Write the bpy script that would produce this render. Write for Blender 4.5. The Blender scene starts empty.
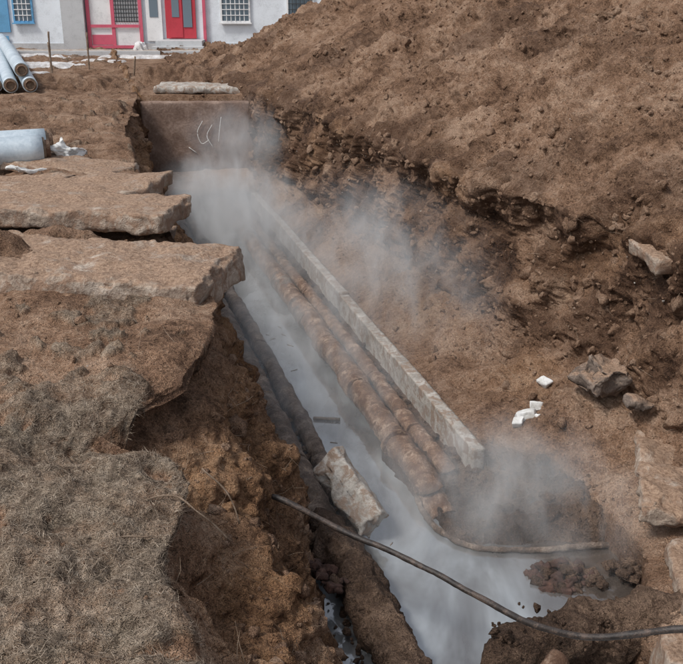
import bpy, bmesh, math, numpy as np
from mathutils import Vector, Euler
rng = np.random.default_rng(7)
scene = bpy.context.scene

# ------------------------------------------------------------------ noise
_p = np.random.default_rng(3).permutation(256).astype(np.int32); _p = np.concatenate([_p,_p,_p])
_g = np.random.default_rng(5).normal(size=(256,3)); _g /= np.linalg.norm(_g,axis=1)[:,None]; _g=_g.astype(np.float32)
_gx,_gy,_gz=[np.ascontiguousarray(_g[:,i]) for i in range(3)]
def perlin(x,y,z):
    x=np.asarray(x,dtype=np.float32);y=np.asarray(y,dtype=np.float32);z=np.asarray(z,dtype=np.float32)
    xi=np.floor(x).astype(np.int32); yi=np.floor(y).astype(np.int32); zi=np.floor(z).astype(np.int32)
    xf=x-xi.astype(np.float32); yf=y-yi.astype(np.float32); zf=z-zi.astype(np.float32)
    u=xf*xf*(3-2*xf); v=yf*yf*(3-2*yf); w=zf*zf*(3-2*zf)
    out=0
    for a in (0,1):
        wa=u if a else 1-u
        pa=_p[(xi+a)&255]
        for b in (0,1):
            wab=wa*(v if b else 1-v)
            pb=_p[pa+((yi+b)&255)]
            for c in (0,1):
                h=_p[pb+((zi+c)&255)]
                out=out+wab*(w if c else 1-w)*(_gx[h]*(xf-a)+_gy[h]*(yf-b)+_gz[h]*(zf-c))
    return out
def fbm(P,size,octv=3,seed=0,gain=.5):
    o=0; a=1.0; f=1.0/size
    for i in range(octv):
        o=o+a*perlin(P[...,0]*f+seed*17.3+i*5.1,P[...,1]*f+seed*3.7,P[...,2]*f-seed*9.1)
        a*=gain; f*=2.03
    return o
def ridged(P,size,octv=3,seed=0):
    o=0;a=1.0;f=1.0/size
    for i in range(octv):
        o=o+a*(1-2.2*np.abs(perlin(P[...,0]*f+seed*11.3,P[...,1]*f+seed*7.7+i*3,P[...,2]*f+seed)))
        a*=.5;f*=2.1
    return o-.9
def sstep(a,b,x):
    t=np.clip((x-a)/(b-a),0,1); return t*t*(3-2*t)

# ------------------------------------------------------------------ materials
def newmat(name):
    m=bpy.data.materials.new(name); m.use_nodes=True
    nt=m.node_tree; b=nt.nodes['Principled BSDF']
    return m,nt,b
def N(nt,t,**k):
    n=nt.nodes.new(t)
    for a,v in k.items(): setattr(n,a,v)
    return n
def ramp(nt,fac,stops):
    r=nt.nodes.new('ShaderNodeValToRGB'); e=r.color_ramp.elements
    while len(e)<len(stops): e.new(.5)
    for i,(p,c) in enumerate(stops):
        e[i].position=p; e[i].color=(*c,1) if len(c)==3 else c
    nt.links.new(fac,r.inputs[0]); return r.outputs[0]
def noise(nt,scale,detail=6,rough=.6,vec=None,dist=0):
    n=N(nt,'ShaderNodeTexNoise'); n.inputs['Scale'].default_value=scale
    n.inputs['Detail'].default_value=detail; n.inputs['Roughness'].default_value=rough
    n.inputs['Distortion'].default_value=dist
    if vec is not None: nt.links.new(vec,n.inputs['Vector'])
    return n.outputs['Fac']
def mix(nt,fac,a,b,mode='MIX'):
    m=nt.nodes.new('ShaderNodeMix'); m.data_type='RGBA'; m.blend_type=mode
    for s,v in ((m.inputs[0],fac),(m.inputs[6],a),(m.inputs[7],b)):
        if hasattr(v,'is_linked'): nt.links.new(v,s)
        elif isinstance(v,(int,float)): s.default_value=v
        else: s.default_value=(*v,1)
    return m.outputs[2]
def math_(nt,op,a,b=None,clamp=False):
    m=nt.nodes.new('ShaderNodeMath'); m.operation=op; m.use_clamp=clamp
    for i,v in enumerate((a,b)):
        if v is None: continue
        if isinstance(v,(int,float)): m.inputs[i].default_value=v
        else: nt.links.new(v,m.inputs[i])
    return m.outputs[0]
def bumpchain(nt,b,hs):
    prev=None
    for h,dist,st in hs:
        bp=nt.nodes.new('ShaderNodeBump'); bp.inputs['Strength'].default_value=st; bp.inputs['Distance'].default_value=dist
        nt.links.new(h,bp.inputs['Height'])
        if prev is not None: nt.links.new(prev,bp.inputs['Normal'])
        prev=bp.outputs[0]
    nt.links.new(prev,b.inputs['Normal'])
def worldpos(nt):
    return nt.nodes.new('ShaderNodeNewGeometry').outputs['Position']

def soil_mat(name,dark,mid,light,use_mask=True,wet=0.0):
    m,nt,b=newmat(name); pos=worldpos(nt)
    n1=noise(nt,.9,4,.62,pos); n2=noise(nt,7,5,.74,pos); n3=noise(nt,38,3,.7,pos)
    f=math_(nt,'ADD',math_(nt,'MULTIPLY',n1,.42),math_(nt,'ADD',math_(nt,'MULTIPLY',n2,.34),math_(nt,'MULTIPLY',n3,.26)))
    col=ramp(nt,f,[(.40,dark),(.50,mid),(.61,light)])
    if use_mask:
        at=N(nt,'ShaderNodeAttribute',attribute_name='mask'); sp=nt.nodes.new('ShaderNodeSeparateColor'); nt.links.new(at.outputs['Color'],sp.inputs[0])
        th,cl,dp=sp.outputs[0],sp.outputs[1],sp.outputs[2]
        clay=ramp(nt,f,[(.40,(.11,.054,.027)),(.5,(.32,.175,.088)),(.63,(.50,.31,.175))])
        col=mix(nt,math_(nt,'MULTIPLY',cl,.85),col,clay)
        st=noise(nt,60,3,.75,pos,1.5)
        f2=math_(nt,'ADD',math_(nt,'MULTIPLY',st,.45),math_(nt,'MULTIPLY',n2,.55))
        that=ramp(nt,f2,[(.40,(.065,.045,.031)),(.5,(.26,.205,.15)),(.60,(.48,.405,.32))])
        col=mix(nt,th,col,that)
        damp_shade_col=mix(nt,1.0,col,(.35,.30,.27),'MULTIPLY')  # dark multiply for damp soil and for shade painted into the mask
        col=mix(nt,dp,col,damp_shade_col)
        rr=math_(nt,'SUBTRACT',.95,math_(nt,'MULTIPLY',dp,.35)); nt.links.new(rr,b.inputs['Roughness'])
    else: b.inputs['Roughness'].default_value=.95-wet*.5
    nt.links.new(col,b.inputs['Base Color'])
    b.inputs['Specular IOR Level'].default_value=.25
    vor=N(nt,'ShaderNodeTexVoronoi'); vor.inputs['Scale'].default_value=22; nt.links.new(pos,vor.inputs['Vector'])
    bumpchain(nt,b,[(n2,.20,.8),(vor.outputs['Distance'],.03,.5),(n3,.05,1.0)])
    return m
M_soil=soil_mat('soil',(.105,.057,.034),(.31,.187,.118),(.52,.36,.255))
M_clod=soil_mat('soil_clod',(.15,.088,.056),(.31,.192,.125),(.48,.335,.24),False)
M_mud=soil_mat('wet_mud',(.042,.026,.018),(.12,.076,.052),(.26,.175,.122),False,.5)

def rough_mat(name,cols,scale=3,bump=.02,rough=.85,metal=0,stain=None,lo=.36,hi=.64,soiltop=0):
    m,nt,b=newmat(name); pos=worldpos(nt)
    a=noise(nt,scale,5,.65,pos); c=noise(nt,scale*9,4,.7,pos)
    f=math_(nt,'ADD',math_(nt,'MULTIPLY',a,.6),math_(nt,'MULTIPLY',c,.4))
    n=len(cols); col=ramp(nt,f,[(lo+(hi-lo)*i/(n-1),cc) for i,cc in enumerate(cols)])
    if stain:
        s=ramp(nt,noise(nt,scale*1.7,5,.7,pos,.6),[(.47,(0,0,0)),(.58,(1,1,1))])
        col=mix(nt,s,col,stain)
    if soiltop:
        g=nt.nodes.new('ShaderNodeNewGeometry'); sx=nt.nodes.new('ShaderNodeSeparateXYZ'); nt.links.new(g.outputs['Normal'],sx.inputs[0])
        up=math_(nt,'MULTIPLY',math_(nt,'SUBTRACT',sx.outputs[2],.35),1.6,True)
        s2=math_(nt,'MULTIPLY',up,math_(nt,'MULTIPLY',math_(nt,'SUBTRACT',noise(nt,2.3,5,.7,pos,.4),.5-.14*soiltop),9,True),True)
        so_=ramp(nt,c,[(.35,(.18,.108,.068)),(.62,(.40,.275,.19))])
        col=mix(nt,s2,col,so_)
    nt.links.new(col,b.inputs['Base Color'])
    b.inputs['Roughness'].default_value=rough; b.inputs['Metallic'].default_value=metal
    bumpchain(nt,b,[(a,bump*2,.5),(c,bump,.8)])
    return m
M_conc=rough_mat('concrete_dirty',[(.17,.12,.09),(.36,.285,.225),(.54,.46,.385)],3,.035,.9,stain=(.27,.175,.12),soiltop=1)
M_concg=rough_mat('concrete_grey',[(.22,.195,.17),(.42,.39,.35),(.58,.55,.51)],4,.02,.88,stain=(.28,.205,.155))
M_panel=rough_mat('concrete_panel_brown',[(.12,.073,.053),(.20,.132,.10),(.32,.235,.19)],2,.015,.85)
M_pipe=rough_mat('rusty_pipe_dirt',[(.075,.043,.028),(.25,.15,.095),(.52,.39,.29)],5,.03,.8,stain=(.15,.08,.048))
M_pipedark=rough_mat('wet_pipe',[(.045,.03,.022),(.15,.105,.077),(.38,.30,.24)],5,.03,.6)
M_steel=rough_mat('pipe_zinc_jacket',[(.36,.44,.50),(.50,.58,.64),(.64,.71,.76)],2,.004,.45,.2)
M_foam=rough_mat('insulation_foam',[(.55,.54,.5),(.72,.72,.70),(.82,.82,.82)],8,.01,.9)
M_snow=rough_mat('dirty_snow',[(.33,.29,.26),(.56,.54,.53),(.78,.79,.81)],4,.02,.8)
M_brick=rough_mat('broken_brick',[(.03,.018,.013),(.075,.038,.028),(.17,.09,.065)],8,.015,.8)
M_wood=rough_mat('weathered_wood',[(.10,.07,.045),(.21,.15,.105),(.36,.28,.21)],12,.005,.9)
M_rock=rough_mat('stone',[(.07,.055,.045),(.17,.13,.105),(.31,.25,.205)],5,.02,.85,soiltop=1.5)
M_cable=rough_mat('black_cable',[(.014,.012,.012),(.04,.032,.028),(.14,.10,.08)],9,.004,.5)

# ------------------------------------------------------------------ mesh helper
def mesh_np(name,V,F,mat,smooth=True,mask=None,parent=None):
    V=np.asarray(V,dtype=np.float32).reshape(-1,3); F=np.asarray(F,dtype=np.int32); k=F.shape[1]
    me=bpy.data.meshes.new(name)
    me.vertices.add(len(V)); me.vertices.foreach_set('co',V.ravel())
    me.loops.add(F.size); me.loops.foreach_set('vertex_index',F.ravel())
    me.polygons.add(len(F)); me.polygons.foreach_set('loop_start',np.arange(0,F.size,k,dtype=np.int32))
    if smooth: me.polygons.foreach_set('use_smooth',np.ones(len(F),dtype=bool))
    if mask is not None:
        a=me.color_attributes.new('mask','FLOAT_COLOR','POINT'); a.data.foreach_set('color',np.asarray(mask,dtype=np.float32).ravel())
    me.update(calc_edges=True)
    if mat: me.materials.append(mat)
    ob=bpy.data.objects.new(name,me); scene.collection.objects.link(ob)
    if parent: ob.parent=parent
    return ob
def gridfaces(nr,nc,c0=0,c1=None):
    if c1 is None: c1=nc-1
    i=np.arange(nr-1)[:,None]; j=np.arange(c0,c1)[None,:]
    a=i*nc+j
    return np.stack([a,a+1,a+nc+1,a+nc],-1).reshape(-1,4)

# ------------------------------------------------------------------ terrain
def XC(Y): return 3.27-.28*np.clip(Y,-12,40)
rows=list(np.arange(-14,2.5,.5))
y=2.6
while y<60: rows.append(y); y*=1.0038
rows+=[65,75,90,110,140,180,230,300,400]
rows=np.array(sorted(rows+list(np.linspace(25.9,26.2,8)))); R=len(rows)
ky=lambda ys,vs: np.interp(rows,ys,vs)
eL=ky([0,3.77,4.65,5.3,5.6,6.0,6.4,6.8,7.2,8.4,9.3,12,18,21,25.9,30],[-2.9,-2.88,-3.05,-2.8,-2.7,-2.85,-3.2,-2.95,-2.5,-2.15,-1.95,-2.1,-2.25,-2.1,-1.45,-1.4])
eR=ky([0,6,8,10.5,11.3,12.9,14.5,19,22,26,29,40],[3.0,3.0,3.3,3.55,3.5,3.0,2.6,2.25,1.95,1.5,.5,.5])
ft=ky([0,6.8,7.4,8,9.8,10.3,26],[1.1,1.1,1.6,1.9,1.9,1.2,1.2])
und=ky([0,9,10.2,12,13.2,14.5,17,20,26],[.3,.6,1.15,1.2,1.0,.9,.7,.4,.1])
D=ky([-13,-12,26.0,26.15],[0,1,1,0])
H=ky([-14,-10,29,34,38],[0,1,1,.45,0])
o=np.ones(R)
ctrl=[
 (-400*o,0*o,0*o,8),
 (-12*o,0*o,.12*o,60),
 (-5.2*o,0*o,.28*o,200),
 (eL-.30,.02*o,.28*o,24),
 (eL,-.03*o,.35*o,16),
 (eL-.16,-.20*o,.5*o,90),
 (eL+.50*(-1.35-eL),-1.1*o,1*o,90),
 (-1.35*o,-2.32*o,.45*o,12),
 (-1.25*o,-2.95*o,.1*o,8),
 (ft+.0,-2.95*o,.1*o,10),
 (ft+.03,-2.14*o,.15*o,80),
 (ft+.45*(eR-ft),-1.84*o,.8*o,70),
 (ft+.80*(eR-ft),-1.58*o,.9*o,120),
 (eR+und*.34-.08,-.34*o,.8*o,36),
 (eR+.02,.18*o,.7*o,60),
 (eR+1.5,1.05*o,.9*o,120),
 (eR+4.4,2.65*o,.8*o,40),
 (eR+6.4,3.25*o,.6*o,16),
 (eR+9,2.7*o,.6*o,16),
 (20*o,0*o,.1*o,8),
 (400*o,0*o,0*o,0)]
S=[];Z=[];W=[];K=[]; starts=[]
for k in range(len(ctrl)-1):
    s0,z0,w0,n=ctrl[k]; s1,z1,w1,_=ctrl[k+1]; starts.append(len(K))
    for i in range(n):
        t=i/n
        if k==0: t=1-(1-t)**2.5
        S.append(s0+(s1-s0)*t); Z.append(z0+(z1-z0)*t); W.append(w0+(w1-w0)*t); K.append(k+t)
S.append(ctrl[-1][0]);Z.append(ctrl[-1][1]);W.append(ctrl[-1][2]);K.append(len(ctrl)-1)
S=np.array(S).T;Z=np.array(Z).T;W=np.array(W).T;K=np.array(K); C=S.shape[1]
for _ in range(4):
    S[:,1:-1]=.25*S[:,:-2]+.5*S[:,1:-1]+.25*S[:,2:]; Z[:,1:-1]=.25*Z[:,:-2]+.5*Z[:,1:-1]+.25*Z[:,2:]
Z=np.where(Z<0,Z*D[:,None],Z*H[:,None])
P=np.stack([XC(rows)[:,None]+S,np.repeat(rows[:,None],C,1),Z],-1)
def normals(P):
    a=np.gradient(P,axis=1); b=np.gradient(P,axis=0); n=np.cross(a,b)
    return n/(np.linalg.norm(n,axis=2,keepdims=True)+1e-9)
Kg=np.repeat(K[None,:],R,0)
rightface=sstep(10.3,11.2,Kg)*(1-sstep(13.9,14.5,Kg))
upperR=sstep(11.8,12.2,Kg)*(1-sstep(14.1,14.6,Kg))
leftface=sstep(5,5.6,Kg)*(1-sstep(6.9,7.1,Kg))
heapm=sstep(14,14.5,Kg)*(1-sstep(18.6,19,Kg))
nearend=1-.8*np.exp(-((P[...,1]-26)/.5)**2)
W=W*nearend
n=normals(P)
d=W*(.46*fbm(P,1.5,3,1)+.26*fbm(P,.55,2,2))
gp=np.stack([P[...,0]*.25,P[...,1]+P[...,2]*.5,P[...,2]*.22],-1)
d+=rightface*W*.12*ridged(gp,.9,2,3)+upperR*W*(.26*ridged(gp,.66,2,13)+.11*ridged(gp,.28,1,23)+.12*fbm(P,.5,2,14))
gp2=np.stack([P[...,0]*.6,P[...,1]*1.7,P[...,2]*.5],-1)
d+=leftface*W*(.13*ridged(gp2,.55,3,5)+.20*fbm(P,.42,2,15))
d+=heapm*.36*fbm(P,2.4,2,9)*W
gh=np.stack([P[...,0]*.45+P[...,1]*.12,P[...,1]*1.2,P[...,2]*.4],-1)
d+=heapm*W*(.16*fbm(gh,.6,3,16)+.09*ridged(P,.5,2,19))
P=P+n*d[...,None]
n=normals(P)
small=.06*fbm(P,.24,3,4)+.03*np.clip(ridged(P,.13,2,6),-1,1)
d=(W*.9+.06)*small*(1.3+.7*heapm)+(.25*W+.02)*.12*fbm(P,.07,1,8)
cl=np.clip(fbm(P,.17,2,12)-.12,0,1)
patchy=sstep(-.2,.3,fbm(P,1.1,2,17))
d+=(heapm*(.35+.65*patchy)+rightface*.6+leftface*.6)*W*.26*cl
cl2=np.clip(fbm(P,.4,2,18)-.14,0,1); d+=(heapm*patchy+upperR*.4)*W*.38*cl2
far=1-sstep(45,60,P[...,1])
P=P+n*(d*far)[...,None]
lm=(Kg<4.5)
lf=sstep(-13,-11,S)*far
P[...,2]+=np.where(lm,(.12*fbm(P,1.8,2,20)+.09*fbm(P,.5,3,21))*lf,0)
P[...,2]-=np.where(lm,.28*np.exp(-(((P[...,0]+1.85)/.5)**2+((P[...,1]-6.35)/.35)**2)),0)
P[...,2]-=np.where(lm,.10*sstep(7.2,5.6,P[...,1])*(P[...,1]>2),0)
mb=fbm(P,.8,4,31)+.40*fbm(P,.22,3,32)+ (.40*(1-sstep(5.9,6.7,P[...,1]))-.10)-.25*sstep(8.3,9.6,P[...,1])
mat_=sstep(-.03,.05,mb)*(1-sstep(4.3,4.8,Kg))*lf
P[...,2]+=np.where(lm,mat_*(.05+.07*np.clip(fbm(P,.30,3,34),-.5,1)+.04*fbm(P,.10,2,38)),0)
n=normals(P)
thatch=mat_*np.where(P[...,1]<6.9,1,.75)
thatch=np.clip(thatch*(.75+.6*fbm(P,.35,3,39)),0,1)
clay=leftface*(.7+.8*fbm(P,.8,3,35))+.5*rightface*sstep(-.05,.35,fbm(P,1.5,2,36))
damp_shade=sstep(-2.0,-2.4,P[...,2])*.85+.75*sstep(.1,-.35,n[...,2])+upperR*.75*sstep(-.3,.15,fbm(P,.7,3,37))+.08*rightface+.7*sstep(24,25.8,P[...,1])*(P[...,2]<-.3)+heapm*.6*sstep(.02,.38,fbm(P,1.6,3,41))+.45*mat_*sstep(.12,.4,fbm(P,.4,3,42))  # damp at waterline; shade painted into undercuts and far end; cliff darkened for contrast
mask=np.stack([thatch,np.clip(clay,0,1),np.clip(damp_shade,0,1),np.ones_like(damp_shade)],-1)
c_lip=starts[14]; c_end=starts[19]
Fg=np.concatenate([gridfaces(R,C,0,c_lip),gridfaces(R,C,c_end,C-1)])
def compact(F):
    used=np.zeros(R*C,bool); used[F.ravel()]=True; u=np.nonzero(used)[0]; mp=np.zeros(R*C,np.int64); mp[u]=np.arange(len(u)); return u,mp[F]
PV=P.reshape(-1,3); MV=mask.reshape(-1,4)
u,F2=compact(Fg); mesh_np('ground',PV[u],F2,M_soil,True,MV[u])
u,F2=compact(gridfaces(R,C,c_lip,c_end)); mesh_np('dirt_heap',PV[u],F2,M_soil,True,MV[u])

a_=P[:-1,1:]-P[:-1,:-1]; b_=P[1:,:-1]-P[:-1,:-1]; CA=np.linalg.norm(np.cross(a_,b_),axis=2)
def sample(weight,count):
    w=np.clip((CA*weight[:-1,:-1]).ravel(),0,None); cs=np.cumsum(w)
    idx=np.minimum(np.searchsorted(cs,rng.random(count)*cs[-1]),len(w)-1); i=idx//(C-1); j=idx%(C-1)
    f=rng.random((count,2))
    q=P[i,j]+(P[i,j+1]-P[i,j])*f[:,:1]+(P[i+1,j]-P[i,j])*f[:,1:]
    return q,n[i,j]

# ---------------------------------------------------------------- clods
def ico(sub):
    bm=bmesh.new(); bmesh.ops.create_icosphere(bm,subdivisions=sub,radius=1)
    bm.verts.ensure_lookup_table(); V=np.array([v.co for v in bm.verts]); F=np.array([[v.index for v in f.verts] for f in bm.faces]); bm.free(); return V,F
IV,IF=ico(2); IV3,IF3=ico(3)
def rotmats(k):
    q=rng.normal(size=(k,4)); q/=np.linalg.norm(q,axis=1)[:,None]; a,b,c,d_=q.T
    return np.stack([np.stack([1-2*(c*c+d_*d_),2*(b*c-a*d_),2*(b*d_+a*c)],-1),np.stack([2*(b*c+a*d_),1-2*(b*b+d_*d_),2*(c*d_-a*b)],-1),np.stack([2*(b*d_-a*c),2*(c*d_+a*b),1-2*(b*b+c*c)],-1)],1)
def scatter(name,pos,rad,mat,big=False,sink=.3,nrm=None,smooth=False):
    V0,F0=(IV3,IF3) if big else (IV,IF)
    k=len(pos); R_=rotmats(k); nv=10
    var=[]
    for i in range(nv):
        sh=1+.95*fbm(V0+i*7.3,.9,4 if big else 2,40+i)
        v=V0*sh[:,None]*np.array([1,rng.uniform(.6,1),rng.uniform(.5,.85)])
        for _ in range(5):
            dn=rng.normal(size=3); dn/=np.linalg.norm(dn); h=.5+.2*rng.random(); ex=np.clip(v@dn-h,0,None); v=v-ex[:,None]*dn*.9
        var.append(v)
    var=np.array(var); vi=rng.integers(0,nv,k)
    out=np.einsum('kij,kvj->kvi',R_,var[vi])*rad[:,None,None]
    off=pos+(0 if nrm is None else nrm*(rad*(.4-sink))[:,None])
    out+=off[:,None,:]
    F=(F0[None]+(np.arange(k)*len(V0))[:,None,None]).reshape(-1,3)
    return mesh_np(name,out.reshape(-1,3),F,mat,smooth)
vis=(P[...,1]>3.2)&(P[...,1]<34)&(np.abs(P[...,0])<.42*(P[...,1]+1)+1)&(P[...,2]>-2.5)
wv=vis*(1.0/(1+.06*P[...,1])**2)
wc=wv*(heapm*(.35+1.2*patchy)+rightface*.9+leftface*.5+lm*.14*(1-thatch)+((Kg>7)&(Kg<11))*.3)
q,qn=sample(wc,16000); r=np.clip(rng.lognormal(math.log(.013),.65,len(q)),.005,.075)*(1+.02*q[:,1])
scatter('soil_clods',q,r,M_clod,nrm=qn)
q,qn=sample(wv*(heapm*.8*patchy+rightface*.8+upperR*.8+leftface*.4),750); r=np.clip(rng.lognormal(math.log(.062),.5,len(q)),.035,.20)
scatter('soil_lumps',q,r,M_clod,True,.75,qn,True)
q,qn=sample(wv*(heapm*.5+rightface+lm*.5),160); r=rng.uniform(.008,.024,len(q))
scatter('pebbles',q,r,M_concg,nrm=qn)

# ---------------------------------------------------------------- straw / dead grass
def straw(name,weight,count,lmin,lmax,wd,mat,lift=.35):
    q,qn=sample(weight,count)
    yaw=rng.normal(0,3,count); pit=rng.normal(.05,lift,count); L=rng.uniform(lmin,lmax,count)
    t=np.stack([np.cos(yaw),np.sin(yaw),np.zeros(count)],-1)
    t=t-qn*np.sum(t*qn,1)[:,None]; t/=np.linalg.norm(t,axis=1)[:,None]
    dirv=t*np.cos(pit)[:,None]+qn*np.abs(np.sin(pit))[:,None]
    side=np.cross(dirv,qn); side/=np.linalg.norm(side,axis=1)[:,None]+1e-9
    w=(rng.uniform(.6,1.4,count)*wd)[:,None]
    bend=side*(rng.normal(0,.25,count)*L)[:,None]
    V=[]
    for f,ww in ((0,1),(.5,.8),(1,.25)):
        c=q+qn*.003+dirv*(L*f)[:,None]+bend*(f*f)-qn*(L*.35*f*f*np.abs(np.sin(pit)))[:,None]
        V+= [c-side*w*ww, c+side*w*ww+qn*w*.6]
    V=np.stack(V,1); b=(np.arange(count)*6)[:,None,None]
    F=(np.array([[0,1,3,2],[2,3,5,4]])[None]+b).reshape(-1,4)
    return mesh_np(name,V.reshape(-1,3),F,mat,False)
M_straw=rough_mat('dead_grass',[(.07,.05,.036),(.26,.20,.147),(.56,.475,.38)],22,.002,.9,lo=.38,hi=.64)
ws=(vis&(P[...,1]<9.2))*thatch**1.5*sstep(-.25,.25,fbm(P,.28,3,44))*lm*(1/(1+.15*P[...,1])**2)
straw('dead_grass',ws,40000,.015,.08,.0012,M_straw,.18)
wr=vis*(leftface*.6*(P[...,1]<12)+rightface*.25+heapm*.1+lm*.12*(P[...,1]<10))
straw('root_fibres',wr,2600,.05,.28,.0022,M_wood,.5)

# ---------------------------------------------------------------- tubes
def catmull(pts,step):
    pts=[np.array(p,float) for p in pts]; ext=[2*pts[0]-pts[1]]+pts+[2*pts[-1]-pts[-2]]; out=[]
    for i in range(1,len(ext)-2):
        p0,p1,p2,p3=ext[i-1:i+3]; m=max(2,int(np.linalg.norm(p2-p1)/step))
        for k in range(m):
            t=k/m; out.append(.5*((2*p1)+(-p0+p2)*t+(2*p0-5*p1+4*p2-p3)*t*t+(-p0+3*p1-3*p2+p3)*t**3))
    out.append(pts[-1]); return np.array(out)
def tube(name,pts,r,mat,seg=24,step=.05,lump=0,lsize=.2,hollow=False,parent=None,rf=None,wob=0):
    c=catmull(pts,step); t=np.gradient(c,axis=0); t/=np.linalg.norm(t,axis=1)[:,None]
    if wob: c=c+wob*np.stack([fbm(c,.8,2,3),fbm(c,.8,2,4),fbm(c,.8,2,5)],-1)
    up=np.array([0,0,1.0]) if abs(t[0,2])<.9 else np.array([1.0,0,0])
    a=np.cross(t,up); a/=np.linalg.norm(a,axis=1)[:,None]; b=np.cross(a,t)
    th=np.linspace(0,2*np.pi,seg,endpoint=False); m=len(c)
    rr=np.full(m,float(r)) if rf is None else r*rf(np.linspace(0,1,m))
    dirs=a[:,None]*np.cos(th)[None,:,None]+b[:,None]*np.sin(th)[None,:,None]
    V=c[:,None]+dirs*rr[:,None,None]
    if lump: V=V+dirs*(lump*(fbm(V,lsize,4,7)+.5*np.clip(ridged(V,lsize*.5,2,8),-1,1)))[...,None]
    def fcs(off,flip=False):
        i=np.arange(m-1)[:,None]; j=np.arange(seg)[None]; j2=(j+1)%seg
        f=np.stack([i*seg+j,(i+1)*seg+j,(i+1)*seg+j2,i*seg+j2],-1).reshape(-1,4)+off
        return (f[:,::-1] if flip else f).tolist()
    Vs=V.reshape(-1,3); F=fcs(0)
    if hollow:
        V2=(c[:,None]+dirs*(rr*.86)[:,None,None]).reshape(-1,3); off=len(Vs)
        F+=fcs(off,True)
        for base in (0,(m-1)*seg):
            for j in range(seg):
                j2=(j+1)%seg; F.append([base+j,base+j2,off+base+j2,off+base+j])
        Vs=np.concatenate([Vs,V2])
    else:
        F.append(list(range(seg))); F.append([(m-1)*seg+j for j in range(seg)][::-1])
    me=bpy.data.meshes.new(name)
    me.from_pydata(Vs.tolist(),[],F); me.update()
    me.polygons.foreach_set('use_smooth',[len(p.vertices)==4 for p in me.polygons]); me.materials.append(mat)
    ob=bpy.data.objects.new(name,me); scene.collection.objects.link(ob)
    if parent: ob.parent=parent
    return ob
def T(s,Y,z): return (3.27-.28*Y+s,Y,z)
def empty(name):
    e=bpy.data.objects.new(name,None); scene.collection.objects.link(e); return e
def heatpipe(s,y0,y1,z,r,mat,lump,dip=False):
    e=empty('heating_pipe')
    pts=[T(s+.03,y0,z-.02),T(s,(y0*2+y1)/3,z+.02),T(s-.04,(y0+2*y1)/3,z),T(s-.05,y1,z)]
    if dip: pts=[T(s+.10,y0-.75,z-.30),T(s+.06,y0-.35,z-.12)]+pts
    tube('pipe_body',pts,r,mat,28,.05,lump,.22,parent=e,wob=.03)
    yy=y0+.5
    while yy<y1-1:
        L=rng.choice([.07,.1,.45,.8]); tube('joint_collar' if L<.2 else 'wrapping',[T(s-.01,yy,z),T(s-.01,yy+L,z)],r*(1.17 if L<.2 else 1.1),M_pipedark if L==.8 else mat,24,.03,lump*.7,.12,parent=e); yy+=rng.uniform(1.0,2.3)
heatpipe(.34,9.9,24.5,-2.28,.16,M_pipe,.04,True)
heatpipe(.72,10.4,24.5,-2.34,.10,M_pipe,.03,True)
heatpipe(-1.02,8.2,24.5,-2.36,.15,M_pipedark,.045)
heatpipe(-.66,8.9,24.5,-2.40,.11,M_pipedark,.035)
e=empty('heating_pipe')
tube('pipe_body',[T(-.98,2.5,-2.4),T(-.95,5,-2.36),T(-.93,6.5,-2.34),T(-.95,7.6,-2.34),T(-1.02,8.7,-2.38)],.21,M_mud,40,.025,.10,.25,parent=e)
e=empty('buried_pipe')
tube('pipe_body',[(1.30,6.55,-2.55),(1.45,6.6,-2.38),(1.9,6.75,-2.30),(2.5,6.9,-2.28),(3.4,7.0,-2.2)],.26,M_mud,44,.025,.13,.3,parent=e,rf=lambda t:np.clip(.55+t*3,0,1))
tube('pipe_stub',[(1.80,6.35,-2.12),(1.60,6.12,-2.2)],.09,M_pipe,20,.03,.01,.1,hollow=True,parent=e)

# ---------------------------------------------------------------- blocks
def rough_block(name,loc,size,rot,mat,res=.05,amp=.015,chip=.05,parent=None,seed=1,taper=0):
    sx,sy,sz=size; nn=[max(2,int(round(v/res))) for v in size]; vd={}; V=[];F=[]
    def vid(i,j,k):
        key=(i,j,k)
        if key not in vd: vd[key]=len(V); V.append((sx*(i/nn[0]-.5),sy*(j/nn[1]-.5),sz*(k/nn[2]-.5)))
        return vd[key]
    for ax in range(3):
        b,c=[(1,2),(2,0),(0,1)][ax]
        for side in (0,nn[ax]):
            for p in range(nn[b]):
                for q_ in range(nn[c]):
                    cs=[]
                    for dp,dq in ((0,0),(1,0),(1,1),(0,1)):
                        ijk=[0,0,0]; ijk[ax]=side; ijk[b]=p+dp; ijk[c]=q_+dq; cs.append(vid(*ijk))
                    F.append(cs if side else cs[::-1])
    V=np.array(V); h=np.array(size)/2; dist=h-np.abs(V); so=np.sort(dist,axis=1); d2=so[:,1]
    L=V+np.array(loc)*1.7
    c1=np.clip(fbm(L,.30,4,seed)+.02,0,1)
    rad=chip*(.25+4.0*c1)
    k=np.clip(1-d2/rad,0,1)
    near=dist<rad[:,None]
    V=V-np.sign(V)*near*(k*rad*.5)[:,None]
    dn=np.stack([fbm(L,.35,4,seed+1),fbm(L,.35,4,seed+2),fbm(L,.35,4,seed+3)],-1)
    V=V+dn*amp*2
    V[:,0]+=taper*V[:,1]/sy*.3+ .10*taper*fbm(np.stack([L[:,1],L[:,2]*.3,L[:,0]*0],-1),.5,3,seed)*np.sign(V[:,0])
    M=np.array(Euler([math.radians(a) for a in rot]).to_matrix()); V=V@M.T+np.array(loc)
    return mesh_np(name,V,F,mat,True,parent=parent)
rough_block('concrete_slab',(-3.05,10.1,.06),(3.5,1.45,.36),(2,2.2,-6),M_conc,.025,.04,.06,seed=2,taper=.7)
rough_block('concrete_slab',(-3.75,11.95,.30),(3.4,1.0,.25),(1,.2,-7),M_conc,.03,.03,.05,seed=5,taper=.4)
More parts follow.
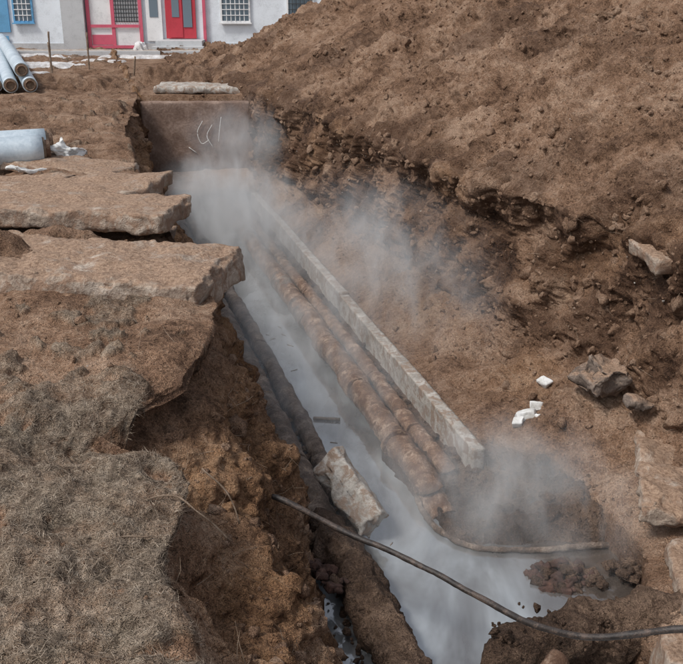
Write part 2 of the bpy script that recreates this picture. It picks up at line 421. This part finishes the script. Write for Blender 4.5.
rough_block('concrete_slab',(-4.15,13.55,.20),(3.0,1.2,.20),(2,-1.5,-2),M_conc,.04,.03,.05,seed=8,taper=.9)
rough_block('concrete_slab',(-4.6,16.0,.05),(2.0,.9,.18),(3,4,-14),M_conc,.04,.03,.05,seed=9,taper=.6)
rough_block('concrete_slab',(-2.45,11.25,-.45),(.7,.9,.25),(8,12,10),M_rock,.04,.03,.08,seed=11)
rough_block('concrete_slab',(-2.75,13.0,-.35),(.6,.8,.22),(12,16,-8),M_rock,.04,.03,.08,seed=15)
rough_block('concrete_slab',(-3.9,26.9,.10),(2.4,1.1,.2),(0,0,-4),M_concg,.06,.03,.06,seed=12)
rough_block('concrete_panel',(-3.85,25.72,-1.15),(2.95,.2,2.1),(0,0,2),M_panel,.05,.012,.03,seed=13)
rough_block('channel_cover_slab',(-3.55,24.3,-1.98),(2.7,2.3,.2),(0,0,15),M_conc,.05,.03,.06,seed=14)
pan=bpy.data.objects['concrete_panel']
for i,pp in enumerate([[(-3.7,25.58,-.6),(-3.85,25.58,-.9),(-3.75,25.58,-1.2),(-3.55,25.58,-1.1)],[(-3.45,25.58,-.7),(-3.6,25.58,-1.0),(-3.45,25.58,-1.3)],[(-3.2,25.58,-.5),(-3.25,25.58,-.8),(-3.3,25.58,-1.15)],[(-4.1,25.58,-1.3),(-3.9,25.58,-1.45)]]):
    tube('chalk_mark_%d'%i,pp,.010,M_foam,6,.05,parent=pan)
wl=empty('concrete_channel_wall')
yy=9.85; k=0; ang=math.degrees(math.atan(.28))
while yy<24.5:
    L=2.95
    yc=yy+L/2*math.cos(math.radians(ang)); x,_,_=T(1.12,yc,0)
    rough_block('wall_piece_%d'%k,(x+rng.normal(0,.012),yc,-2.35+rng.normal(0,.012)),(.16,L-.015,.60),(0,rng.normal(0,1),ang+rng.normal(0,.3)),M_concg,.03,.005,.006,parent=wl,seed=20+k)
    yy+=L*math.cos(math.radians(ang)); k+=1
rough_block('concrete_channel_wall',(T(-1.3,16.5,0)[0],16.5,-2.45),(.12,16,.4),(0,0,ang),M_conc,.07,.012,.03,seed=30)
rough_block('broken_concrete_chunk',(.10,8.93,-2.08),(.38,.90,.24),(24,-48,26),M_concg,.02,.04,.05,seed=33,taper=.6)
rough_block('broken_concrete_chunk',(-.22,8.2,-2.3),(.34,.5,.2),(10,20,-30),M_mud,.03,.04,.10,seed=34)
rough_block('concrete_ledge',(3.40,8.75,-1.78),(.6,1.7,.16),(3,8,-8),M_conc,.025,.05,.08,seed=36,taper=.6)
rough_block('concrete_ledge',(3.35,7.2,-2.0),(.7,1.0,.22),(0,5,-3),M_conc,.03,.04,.06,seed=37,taper=.4)
rough_block('concrete_block',(2.80,6.15,-2.15),(.5,.55,.6),(0,4,-8),M_conc,.03,.03,.06,seed=38)
rough_block('concrete_fragment',(4.05,11.0,.02),(.9,.8,.2),(4,-6,12),M_conc,.025,.03,.06,seed=39,taper=.1)
rough_block('stone',(3.05,10.2,-1.28),(.5,.42,.36),(20,15,35),M_rock,.025,.09,.12,seed=41)
rough_block('stone',(3.3,9.6,-1.35),(.25,.22,.18),(20,15,15),M_rock,.03,.04,.1,seed=43)
scene.view_layers[0].update(); dg=bpy.context.evaluated_depsgraph_get()
for i,(x,y_,sx,sy,sz) in enumerate([(2.26,10.40,.24,.16,.12),(2.42,10.62,.15,.12,.11),(2.14,10.28,.14,.10,.08),(2.58,11.0,.16,.11,.11),(2.36,10.3,.06,.05,.04)]):
    hit,loc,_,_,_,_=scene.ray_cast(dg,Vector((x,y_,-.9)),Vector((0,0,-1)))
    z=loc.z if hit else -1.6
    rough_block('foam_debris',(x,y_,z+sz*.25),(sx,sy,sz),tuple(rng.uniform(-35,35,3)),M_foam,.012,.03,.03,seed=50+i,taper=.1)
def rubble(name,cx,cy,cz,rad,nb,mat,hgt=.15,sz=(.10,.07,.05)):
    e=empty(name)
    for i in range(nb):
        a=rng.uniform(0,6.28); rr=rad*math.sqrt(rng.random()); x=cx+rr*math.cos(a)*1.3; y_=cy+rr*math.sin(a)
        z=cz+hgt*max(0,1-rr/rad)*rng.random()
        s_=rng.uniform(.4,1.5)
        rough_block('piece_%d'%i,(x,y_,z),(sz[0]*s_,sz[1]*s_,sz[2]*s_),tuple(rng.uniform(-40,40,3)),mat if rng.random()<.7 else M_mud,.02,.012,.012,parent=e,seed=60+i)
rubble('brick_rubble',2.20,8.0,-2.50,.25,90,M_brick,.16)
rubble('brick_rubble',-.28,7.55,-2.2,.26,40,M_brick,.25)
rubble('stone_rubble',2.85,7.9,-2.46,.3,40,M_mud,.2)

# mud apron
gx=np.linspace(.5,4.3,200); gy=np.linspace(8.1,11.2,170); GX,GY=np.meshgrid(gx,gy)
G=np.stack([GX,GY,0*GX],-1); wob=.12*fbm(G,.5,4,70)
edge=np.minimum(GY-8.5, (GX-(1.15-.40*(GY-8.5)))*.95)+wob
fade=sstep(3.7,3.0,GX)*sstep(11.1,10.6,GY)
GZ=-2.76+(.37*sstep(0,.16,edge)+.24*sstep(1.2,2.9,GX)*sstep(0,.3,edge)+.16*fbm(G,.4,4,71)*sstep(0,.3,edge)+.06*fbm(G,.1,3,72))*1.0-(1-fade)*.6
mesh_np('mud_bank',np.stack([GX,GY,GZ],-1),gridfaces(170,200),M_mud)
tube('concrete_edging',[(1.0,10.0,-2.44),(.87,9.6,-2.45),(.92,9.1,-2.46),(1.12,8.68,-2.46),(1.45,8.46,-2.47),(2.1,8.42,-2.46),(2.75,8.5,-2.46),(3.1,8.6,-2.6)],.03,M_pipedark,14,.03,.02,.1)  # dark wet concrete edging along the mud rim, drawn as a thin tube
k=1100; xx=rng.uniform(1.2,3.2,k); yy_=rng.uniform(8.6,10.6,k)
ix=np.clip(((xx-.5)/3.8*199).astype(int),0,199); iy=np.clip(((yy_-8.1)/3.1*169).astype(int),0,169)
scatter('mud_clods',np.stack([xx,yy_,GZ[iy,ix]],-1),np.clip(rng.lognormal(math.log(.02),.65,k),.008,.12),M_mud)
sy_=np.linspace(9.6,24.5,700); ss_=np.linspace(.36,1.12,30); A,B=np.meshgrid(ss_,sy_); G=np.stack([A,B,0*A],-1)
GZ2=-2.50+.06*sstep(.4,.6,A)+.07*fbm(G,.5,4,75)+.03*fbm(G,.12,3,76)+.05*sstep(.95,1.1,A)
mesh_np('silt_strip',np.stack([3.27-.28*B+A,B,GZ2],-1),gridfaces(700,30),M_mud)
k=1700; Yk=rng.uniform(5.5,22,k); sk=rng.choice([-1.2,-.84,.53,.95],k)+rng.normal(0,.06,k); okk=(Yk>10)|(sk<0)
scatter('pipe_clods',np.stack([3.27-.28*Yk+sk,Yk,-2.45+rng.uniform(-.05,.08,k)],-1)[okk],np.clip(rng.lognormal(math.log(.025),.55,k),.01,.10)[okk],M_mud)
k=200; xx=rng.uniform(1.3,3.0,k); scatter('crossing_clods',np.stack([xx,6.62+.12*(xx-1.3)+rng.normal(0,.13,k),-2.12+rng.normal(0,.05,k)],-1),np.clip(rng.lognormal(math.log(.02),.5,k),.01,.06),M_mud)

tube('black_cable',[(-1.5,7.7,-1.5),(-1.0,7.45,-1.25),(-.58,7.23,-1.12),(-.01,7.06,-1.35),(.5,6.82,-1.45),(1.04,6.39,-1.5),(1.44,5.95,-1.45),(1.76,5.6,-1.3),(2.09,5.43,-1.15),(2.4,5.3,-1.0),(3.4,5.1,-.8),(4.2,5.0,-.75)],.025,M_cable,14,.04,.006,.15,wob=.03)
tube('wooden_stick',[(-.38,11.55,-2.48),(-.02,11.5,-2.475)],.022,M_wood,8,.05,.006,.1)
for i in range(9):
    Yk=rng.uniform(8,20); sk=rng.uniform(-.5,.1); x,y_,_=T(sk,Yk,0); a=rng.uniform(0,3.14); l=rng.uniform(.05,.13)
    tube('floating_twig',[(x,y_,-2.497),(x+l*math.cos(a),y_+l*math.sin(a),-2.495)],.005,M_wood,6,.03,.002,.1)
tube('root',[(3.9,14.5,1.35),(3.75,14.3,1.2),(3.62,14.2,.8)],.02,M_wood,8,.05,.008,.1)
for pts in [[(-.95,5.9,-.1),(-.8,5.85,-.25),(-.72,5.8,-.5)],[(-1.5,5.2,-.03),(-1.1,5.35,-.0),(-.9,5.3,-.10),(-.75,5.35,-.35)],[(-1.6,4.6,-.05),(-1.4,4.9,.0),(-1.15,5.0,-.04)]]:
    tube('root',pts,.0055,M_wood,8,.03,.003,.1,wob=.08)

def bigpipe(p0,p1,r):
    e=empty('steel_pipe'); p0=np.array(p0);p1=np.array(p1); dv=(p1-p0)/np.linalg.norm(p1-p0)
    tube('jacket',[p0+dv*.12,(p0+p1)/2,p1],r,M_steel,32,.2,hollow=True,parent=e)
    tube('core',[p0,p0+dv*1.0],r*.66,M_pipe,24,.2,hollow=True,parent=e)
    tube('insulation',[p0+dv*.08,p0+dv*.6],r*.84,M_wood,24,.1,.01,.1,parent=e)
bigpipe((-8.4,26.3,.24),(-13.1,39,.24),.2); bigpipe((-8.9,26.2,.24),(-13.6,39,.24),.2); bigpipe((-9.35,26.3,.24),(-14.1,39,.24),.2); bigpipe((-8.68,26.6,.60),(-13.4,39,.60),.2)
bigpipe((-5.15,17.0,.30),(-8.2,15.8,.30),.25); bigpipe((-5.0,16.3,.30),(-8.0,15.1,.30),.25)
rough_block('foam_debris',(-4.85,16.6,.18),(.5,.45,.12),(14,25,20),M_foam,.02,.10,.08,seed=80,taper=.8)
rough_block('foam_debris',(-5.15,15.5,.10),(.4,.2,.08),(0,12,10),M_foam,.02,.08,.06,seed=81,taper=.8)
for x,y_,h,l in [(-9.2,31,1.35,.05),(-8.85,30,1.1,-.05),(-8.5,33,1.2,.03),(-6.6,31,.6,.1)]:
    tube('wooden_stake',[(x,y_,-.1),(x+l,y_,h)],.03,M_wood,8,.1,.006,.2)
def patch(name,cx,cy,rx,ry,h,mat,seed,z0=0,nn=80):
    a=np.linspace(-1.4,1.4,nn); A,B=np.meshgrid(a,a); X=cx+A*rx; Y_=cy+B*ry; G=np.stack([X,Y_,0*X+seed],-1)
    r_=np.sqrt(A*A+B*B)+.9*fbm(G,.6,4,seed); Zz=z0-.06+(h+.06)*sstep(1.0,.3,r_)+.38*h*fbm(G,.25,4,seed)
    F=gridfaces(nn,nn); keep=(r_.ravel()[F]<1.04).all(1)
    mesh_np(name,np.stack([X,Y_,Zz],-1),F[keep],mat)
for a in [(-10.6,34.5,1.5,.9,.10,M_snow,91),(-7.4,37.6,2.4,.5,.10,M_snow,92),(-9.0,36.0,1.4,.5,.08,M_snow,93),(-8.2,40.0,.6,.45,.4,M_snow,94),(-12,38,2,.5,.10,M_snow,95),(-9.9,31.5,.7,.6,.08,M_snow,98)]: patch('snow_patch',*a)
for a in [(-7.0,27.8,1.6,.7,.3,M_clod,96),(-7.8,21.5,1.5,.7,.2,M_clod,97),(-6.0,23.2,1.2,.6,.22,M_clod,99),(-4.6,28.8,1.5,.9,.5,M_clod,100),(-9,29.5,1.6,.6,.2,M_clod,101),(-6.5,19.5,1.3,.5,.15,M_clod,102),
          (-4.1,10.2,.75,.42,.20,M_clod,110,.30),(-3.5,11.15,.9,.22,.2,M_clod,111,.05),(-4.0,12.75,.9,.22,.2,M_clod,112,.05)]: patch('soil_pile',*a)

# ---------------------------------------------------------------- water
wm,nt,b=newmat('murky_water'); pos=worldpos(nt)
sepx=nt.nodes.new('ShaderNodeSeparateXYZ'); nt.links.new(pos,sepx.inputs[0])
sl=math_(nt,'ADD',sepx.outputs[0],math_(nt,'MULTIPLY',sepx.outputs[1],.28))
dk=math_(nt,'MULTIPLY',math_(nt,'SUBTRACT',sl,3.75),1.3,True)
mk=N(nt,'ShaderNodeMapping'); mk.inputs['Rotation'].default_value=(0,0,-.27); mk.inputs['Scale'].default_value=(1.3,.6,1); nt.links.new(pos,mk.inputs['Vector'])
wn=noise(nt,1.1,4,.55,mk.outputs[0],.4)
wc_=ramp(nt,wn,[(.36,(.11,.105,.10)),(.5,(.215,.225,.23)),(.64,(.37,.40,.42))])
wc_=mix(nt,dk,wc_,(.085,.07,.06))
nt.links.new(wc_,b.inputs['Base Color']); b.inputs['Roughness'].default_value=.03; b.inputs['IOR'].default_value=1.8
b.inputs['Specular IOR Level'].default_value=1.0
b.inputs['Coat Weight'].default_value=1; b.inputs['Coat Roughness'].default_value=.02; b.inputs['Coat IOR'].default_value=1.8
bumpchain(nt,b,[(noise(nt,3,3,.5,pos,.4),.04,.35),(noise(nt,14,3,.5,pos,.4),.008,.35)])
wy=np.linspace(-11,26,120); ws_=np.linspace(-1.7,2.6,12); A,B=np.meshgrid(ws_,wy)
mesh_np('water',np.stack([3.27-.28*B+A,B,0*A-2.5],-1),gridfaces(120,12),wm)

# ---------------------------------------------------------------- building
def paint(name,c,rough=.7,var=.12):
    return rough_mat(name,[tuple(v*(1-var*2) for v in c),tuple(v*(1-var*.4) for v in c),c],2.5,.003,rough)
M_white=paint('wall_white_paint',(.76,.81,.86)); M_red=paint('red_paint',(.50,.04,.06)); M_pink=paint('pink_red_paint',(.62,.11,.17))
M_wf=paint('white_frame',(.80,.80,.80)); M_blue=paint('blue_paint',(.13,.36,.60)); M_grey=paint('grey_render',(.52,.53,.54)); M_dark=paint('dark_grille',(.05,.055,.06))
gm,nt,b=newmat('window_glass'); b.inputs['Base Color'].default_value=(.16,.21,.25,1); b.inputs['Roughness'].default_value=.08
BLD=empty('shop_building'); FY=41.5
def box(name,x0,x1,y0,y1,z0,z1,mat,parent=BLD):
    bm=bmesh.new(); bmesh.ops.create_cube(bm,size=1)
    for v in bm.verts: v.co=Vector(((x0+x1)/2+v.co.x*(x1-x0),(y0+y1)/2+v.co.y*(y1-y0),(z0+z1)/2+v.co.z*(z1-z0)))
    me=bpy.data.meshes.new(name); bm.to_mesh(me); bm.free(); me.materials.append(mat)
    ob=bpy.data.objects.new(name,me); scene.collection.objects.link(ob); ob.parent=parent; return ob
box('wall',-24,10,FY,FY+10,-.3,6.2,M_white); box('roof',-24.3,10.3,FY-.4,FY+10.3,6.2,6.5,M_grey)
box('plinth',-24,10,FY-.06,FY-.003,-.3,.25,M_grey)
def window(x0,x1,z0,z1,frame,grille,gmat):
    box('window_glass',x0,x1,FY-.03,FY-.004,z0,z1,gm)
    w=.07
    box('window_frame',x0-w,x0,FY-.09,FY-.004,z0-w,z1+w,frame); box('window_frame',x1,x1+w,FY-.09,FY-.004,z0-w,z1+w,frame)
    box('window_frame',x0,x1,FY-.09,FY-.004,z0-w,z0,frame); box('window_frame',x0,x1,FY-.09,FY-.004,z1,z1+w,frame)
    box('window_sill',x0-.12,x1+.12,FY-.18,FY-.092,z0-w-.05,z0-w,frame)
    nb=max(3,int((x1-x0)/.16))
    for i in range(1,nb):
        x=x0+(x1-x0)*i/nb; box('grille_bar',x-.015,x+.015,FY-.12,FY-.095,z0,z1,gmat)
    nz=max(3,int((z1-z0)/.2))
    for i in range(1,nz):
        z=z0+(z1-z0)*i/nz; box('grille_rail',x0,x1,FY-.148,FY-.122,z-.015,z+.015,gmat)
window(-13.55,-12.85,1.15,2.5,M_blue,1,M_wf)
box('blue_shutter',-14.6,-13.8,FY-.08,FY-.004,.7,2.6,M_blue)
box('blue_lower_panel',-14.6,-13.9,FY-.10,FY-.064,.1,.55,M_blue)
box('pier',-11.55,-10.62,FY-.35,FY-.004,-.1,3.2,M_grey)
box('shopfront_panel',-10.5,-8.25,FY-.10,FY-.065,.05,3.0,M_wf)
for x in (-10.5,-9.48,-8.33): box('red_post',x-.07,x+.07,FY-.16,FY-.103,.05,3.0,M_pink)
for z in (.12,.95): box('red_rail',-10.42,-8.41,FY-.19,FY-.163,z-.06,z+.06,M_pink)
box('red_fill',-10.4,-9.56,FY-.12,FY-.103,.2,.6,M_pink)
for i in range(9):
    x=-9.35+i*.105; box('grille_bar',x,x+.03,FY-.15,FY-.12,1.1,2.6,M_dark)
for i in range(9):
    z=1.12+i*.16; box('grille_rail',-9.4,-8.42,FY-.118,FY-.104,z,z+.03,M_dark)
box('white_door',-8.1,-7.45,FY-.10,FY-.004,.35,2.45,M_wf)
box('door_glass',-7.95,-7.6,FY-.12,FY-.103,1.3,2.2,gm)
box('door_frame',-7.3,-6.05,FY-.10,FY-.064,.45,2.75,M_red)
box('door_leaf',-7.12,-6.6,FY-.13,FY-.103,.5,2.6,M_red); box('door_glass',-6.56,-6.2,FY-.13,FY-.103,.9,2.5,gm); box('door_glass',-7.02,-6.72,FY-.145,FY-.132,1.3,2.4,gm)
box('door_step',-7.6,-5.7,FY-1.1,FY-.12,-.1,.42,M_grey); box('door_step_low',-7.7,-5.6,FY-1.45,FY-1.103,-.1,.22,M_grey)
window(-4.95,-3.85,1.15,2.5,M_wf,1,M_wf)
window(-2.2,-1.2,1.15,2.5,M_wf,1,M_dark); window(1,2,1.15,2.5,M_wf,1,M_dark); window(-17,-16,1.15,2.5,M_wf,1,M_blue)
box('drain_pipe',-5.75,-5.63,FY-.14,FY-.064,.1,6,M_pink)
for x in (-16.5,-13,-9.5,-6.5,-3,0.5): window(x-.6,x+.6,4.2,5.5,M_wf,1,M_grey)
sw=empty('pavement'); box('paving',-24,10,38.9,FY-1.46,-.1,.12,M_concg,sw); box('kerb',-24,10,38.72,38.897,-.1,.15,M_grey,sw)

# ---------------------------------------------------------------- steam
sm=bpy.data.materials.new('steam'); sm.use_nodes=True; nt=sm.node_tree
for nd in list(nt.nodes):
    if nd.type=='BSDF_PRINCIPLED': nt.nodes.remove(nd)
out=[x for x in nt.nodes if x.type=='OUTPUT_MATERIAL'][0]
vs=nt.nodes.new('ShaderNodeVolumeScatter'); vs.inputs['Color'].default_value=(.96,.98,1,1); vs.inputs['Anisotropy'].default_value=-.25
tc=nt.nodes.new('ShaderNodeTexCoord'); ln=N(nt,'ShaderNodeVectorMath',operation='LENGTH'); nt.links.new(tc.outputs['Object'],ln.inputs[0])
fall=nt.nodes.new('ShaderNodeMapRange'); fall.interpolation_type='SMOOTHSTEP'
for kk,vv in (('From Min',.1),('From Max',1.0),('To Min',1.0),('To Max',0.0)): fall.inputs[kk].default_value=vv
nt.links.new(ln.outputs['Value'],fall.inputs['Value'])
gpos=worldpos(nt); mp=N(nt,'ShaderNodeMapping'); mp.inputs['Scale'].default_value=(1.1,.7,.6); mp.inputs['Rotation'].default_value=(0,.6,.3); nt.links.new(gpos,mp.inputs['Vector'])
nz=noise(nt,1.9,3,.6,mp.outputs[0],.7)
nn_=nt.nodes.new('ShaderNodeMapRange')
for kk,vv in (('From Min',.42),('From Max',.70),('To Min',0.04),('To Max',1.0)): nn_.inputs[kk].default_value=vv
nt.links.new(nz,nn_.inputs['Value'])
oi=nt.nodes.new('ShaderNodeObjectInfo')
den=math_(nt,'MULTIPLY',math_(nt,'MULTIPLY',fall.outputs[0],nn_.outputs[0]),math_(nt,'MULTIPLY',oi.outputs['Alpha'],3.0))
nt.links.new(den,vs.inputs['Density']); nt.links.new(vs.outputs[0],out.inputs['Volume'])
for (x,y_,z,rx,ry,rz,dn) in [(-2.3,19.8,-1.7,1.9,5.2,1.3,.68),(-.6,13.2,-2.05,1.9,5.4,.75,.28),
        (.7,15.2,-1.3,2.0,4.4,1.5,.22),(1.7,9.0,-2.1,2.3,2.0,.75,.34),(-2.4,23.4,-.8,1.7,2.0,1.3,.26)]:
    bm=bmesh.new(); bmesh.ops.create_icosphere(bm,subdivisions=2,radius=1.05); me=bpy.data.meshes.new('steam'); bm.to_mesh(me); bm.free(); me.materials.append(sm)
    ob=bpy.data.objects.new('steam',me); scene.collection.objects.link(ob); ob.location=(x,y_,z); ob.scale=(rx,ry,rz); ob.rotation_euler=(0,0,math.radians(15)); ob.color=(1,1,1,dn)
sm.cycles.volume_step_rate=2.0

# ---------------------------------------------------------------- light
w=bpy.data.worlds.new('World'); scene.world=w; w.use_nodes=True; nt=w.node_tree; bg=nt.nodes['Background']
sk=nt.nodes.new('ShaderNodeTexSky'); sk.sky_type='NISHITA'; sk.sun_disc=False
el,az=math.radians(54),math.radians(-125)
sk.sun_elevation=el; sk.sun_rotation=az; sk.air_density=1; sk.dust_density=3
hs=nt.nodes.new('ShaderNodeHueSaturation'); hs.inputs['Saturation'].default_value=.4
nt.links.new(sk.outputs[0],hs.inputs['Color']); nt.links.new(hs.outputs[0],bg.inputs[0]); bg.inputs[1].default_value=.15
sun=bpy.data.lights.new('sun','SUN'); sun.energy=2.1; sun.angle=math.radians(10); sun.color=(1,.96,.91)
so=bpy.data.objects.new('sun',sun); scene.collection.objects.link(so)
dv=Vector((math.sin(az)*math.cos(el),math.cos(az)*math.cos(el),math.sin(el)))
so.rotation_euler=dv.to_track_quat('Z','Y').to_euler()
scene.view_settings.view_transform='Standard'; scene.view_settings.look='None'; scene.view_settings.exposure=0

cam=bpy.data.cameras.new('camera'); cam.lens=50; cam.sensor_width=36; cam.clip_end=1500
co=bpy.data.objects.new('camera',cam); scene.collection.objects.link(co); co.location=(0,0,3.2); co.rotation_euler=(math.radians(69),0,0)
scene.camera=co
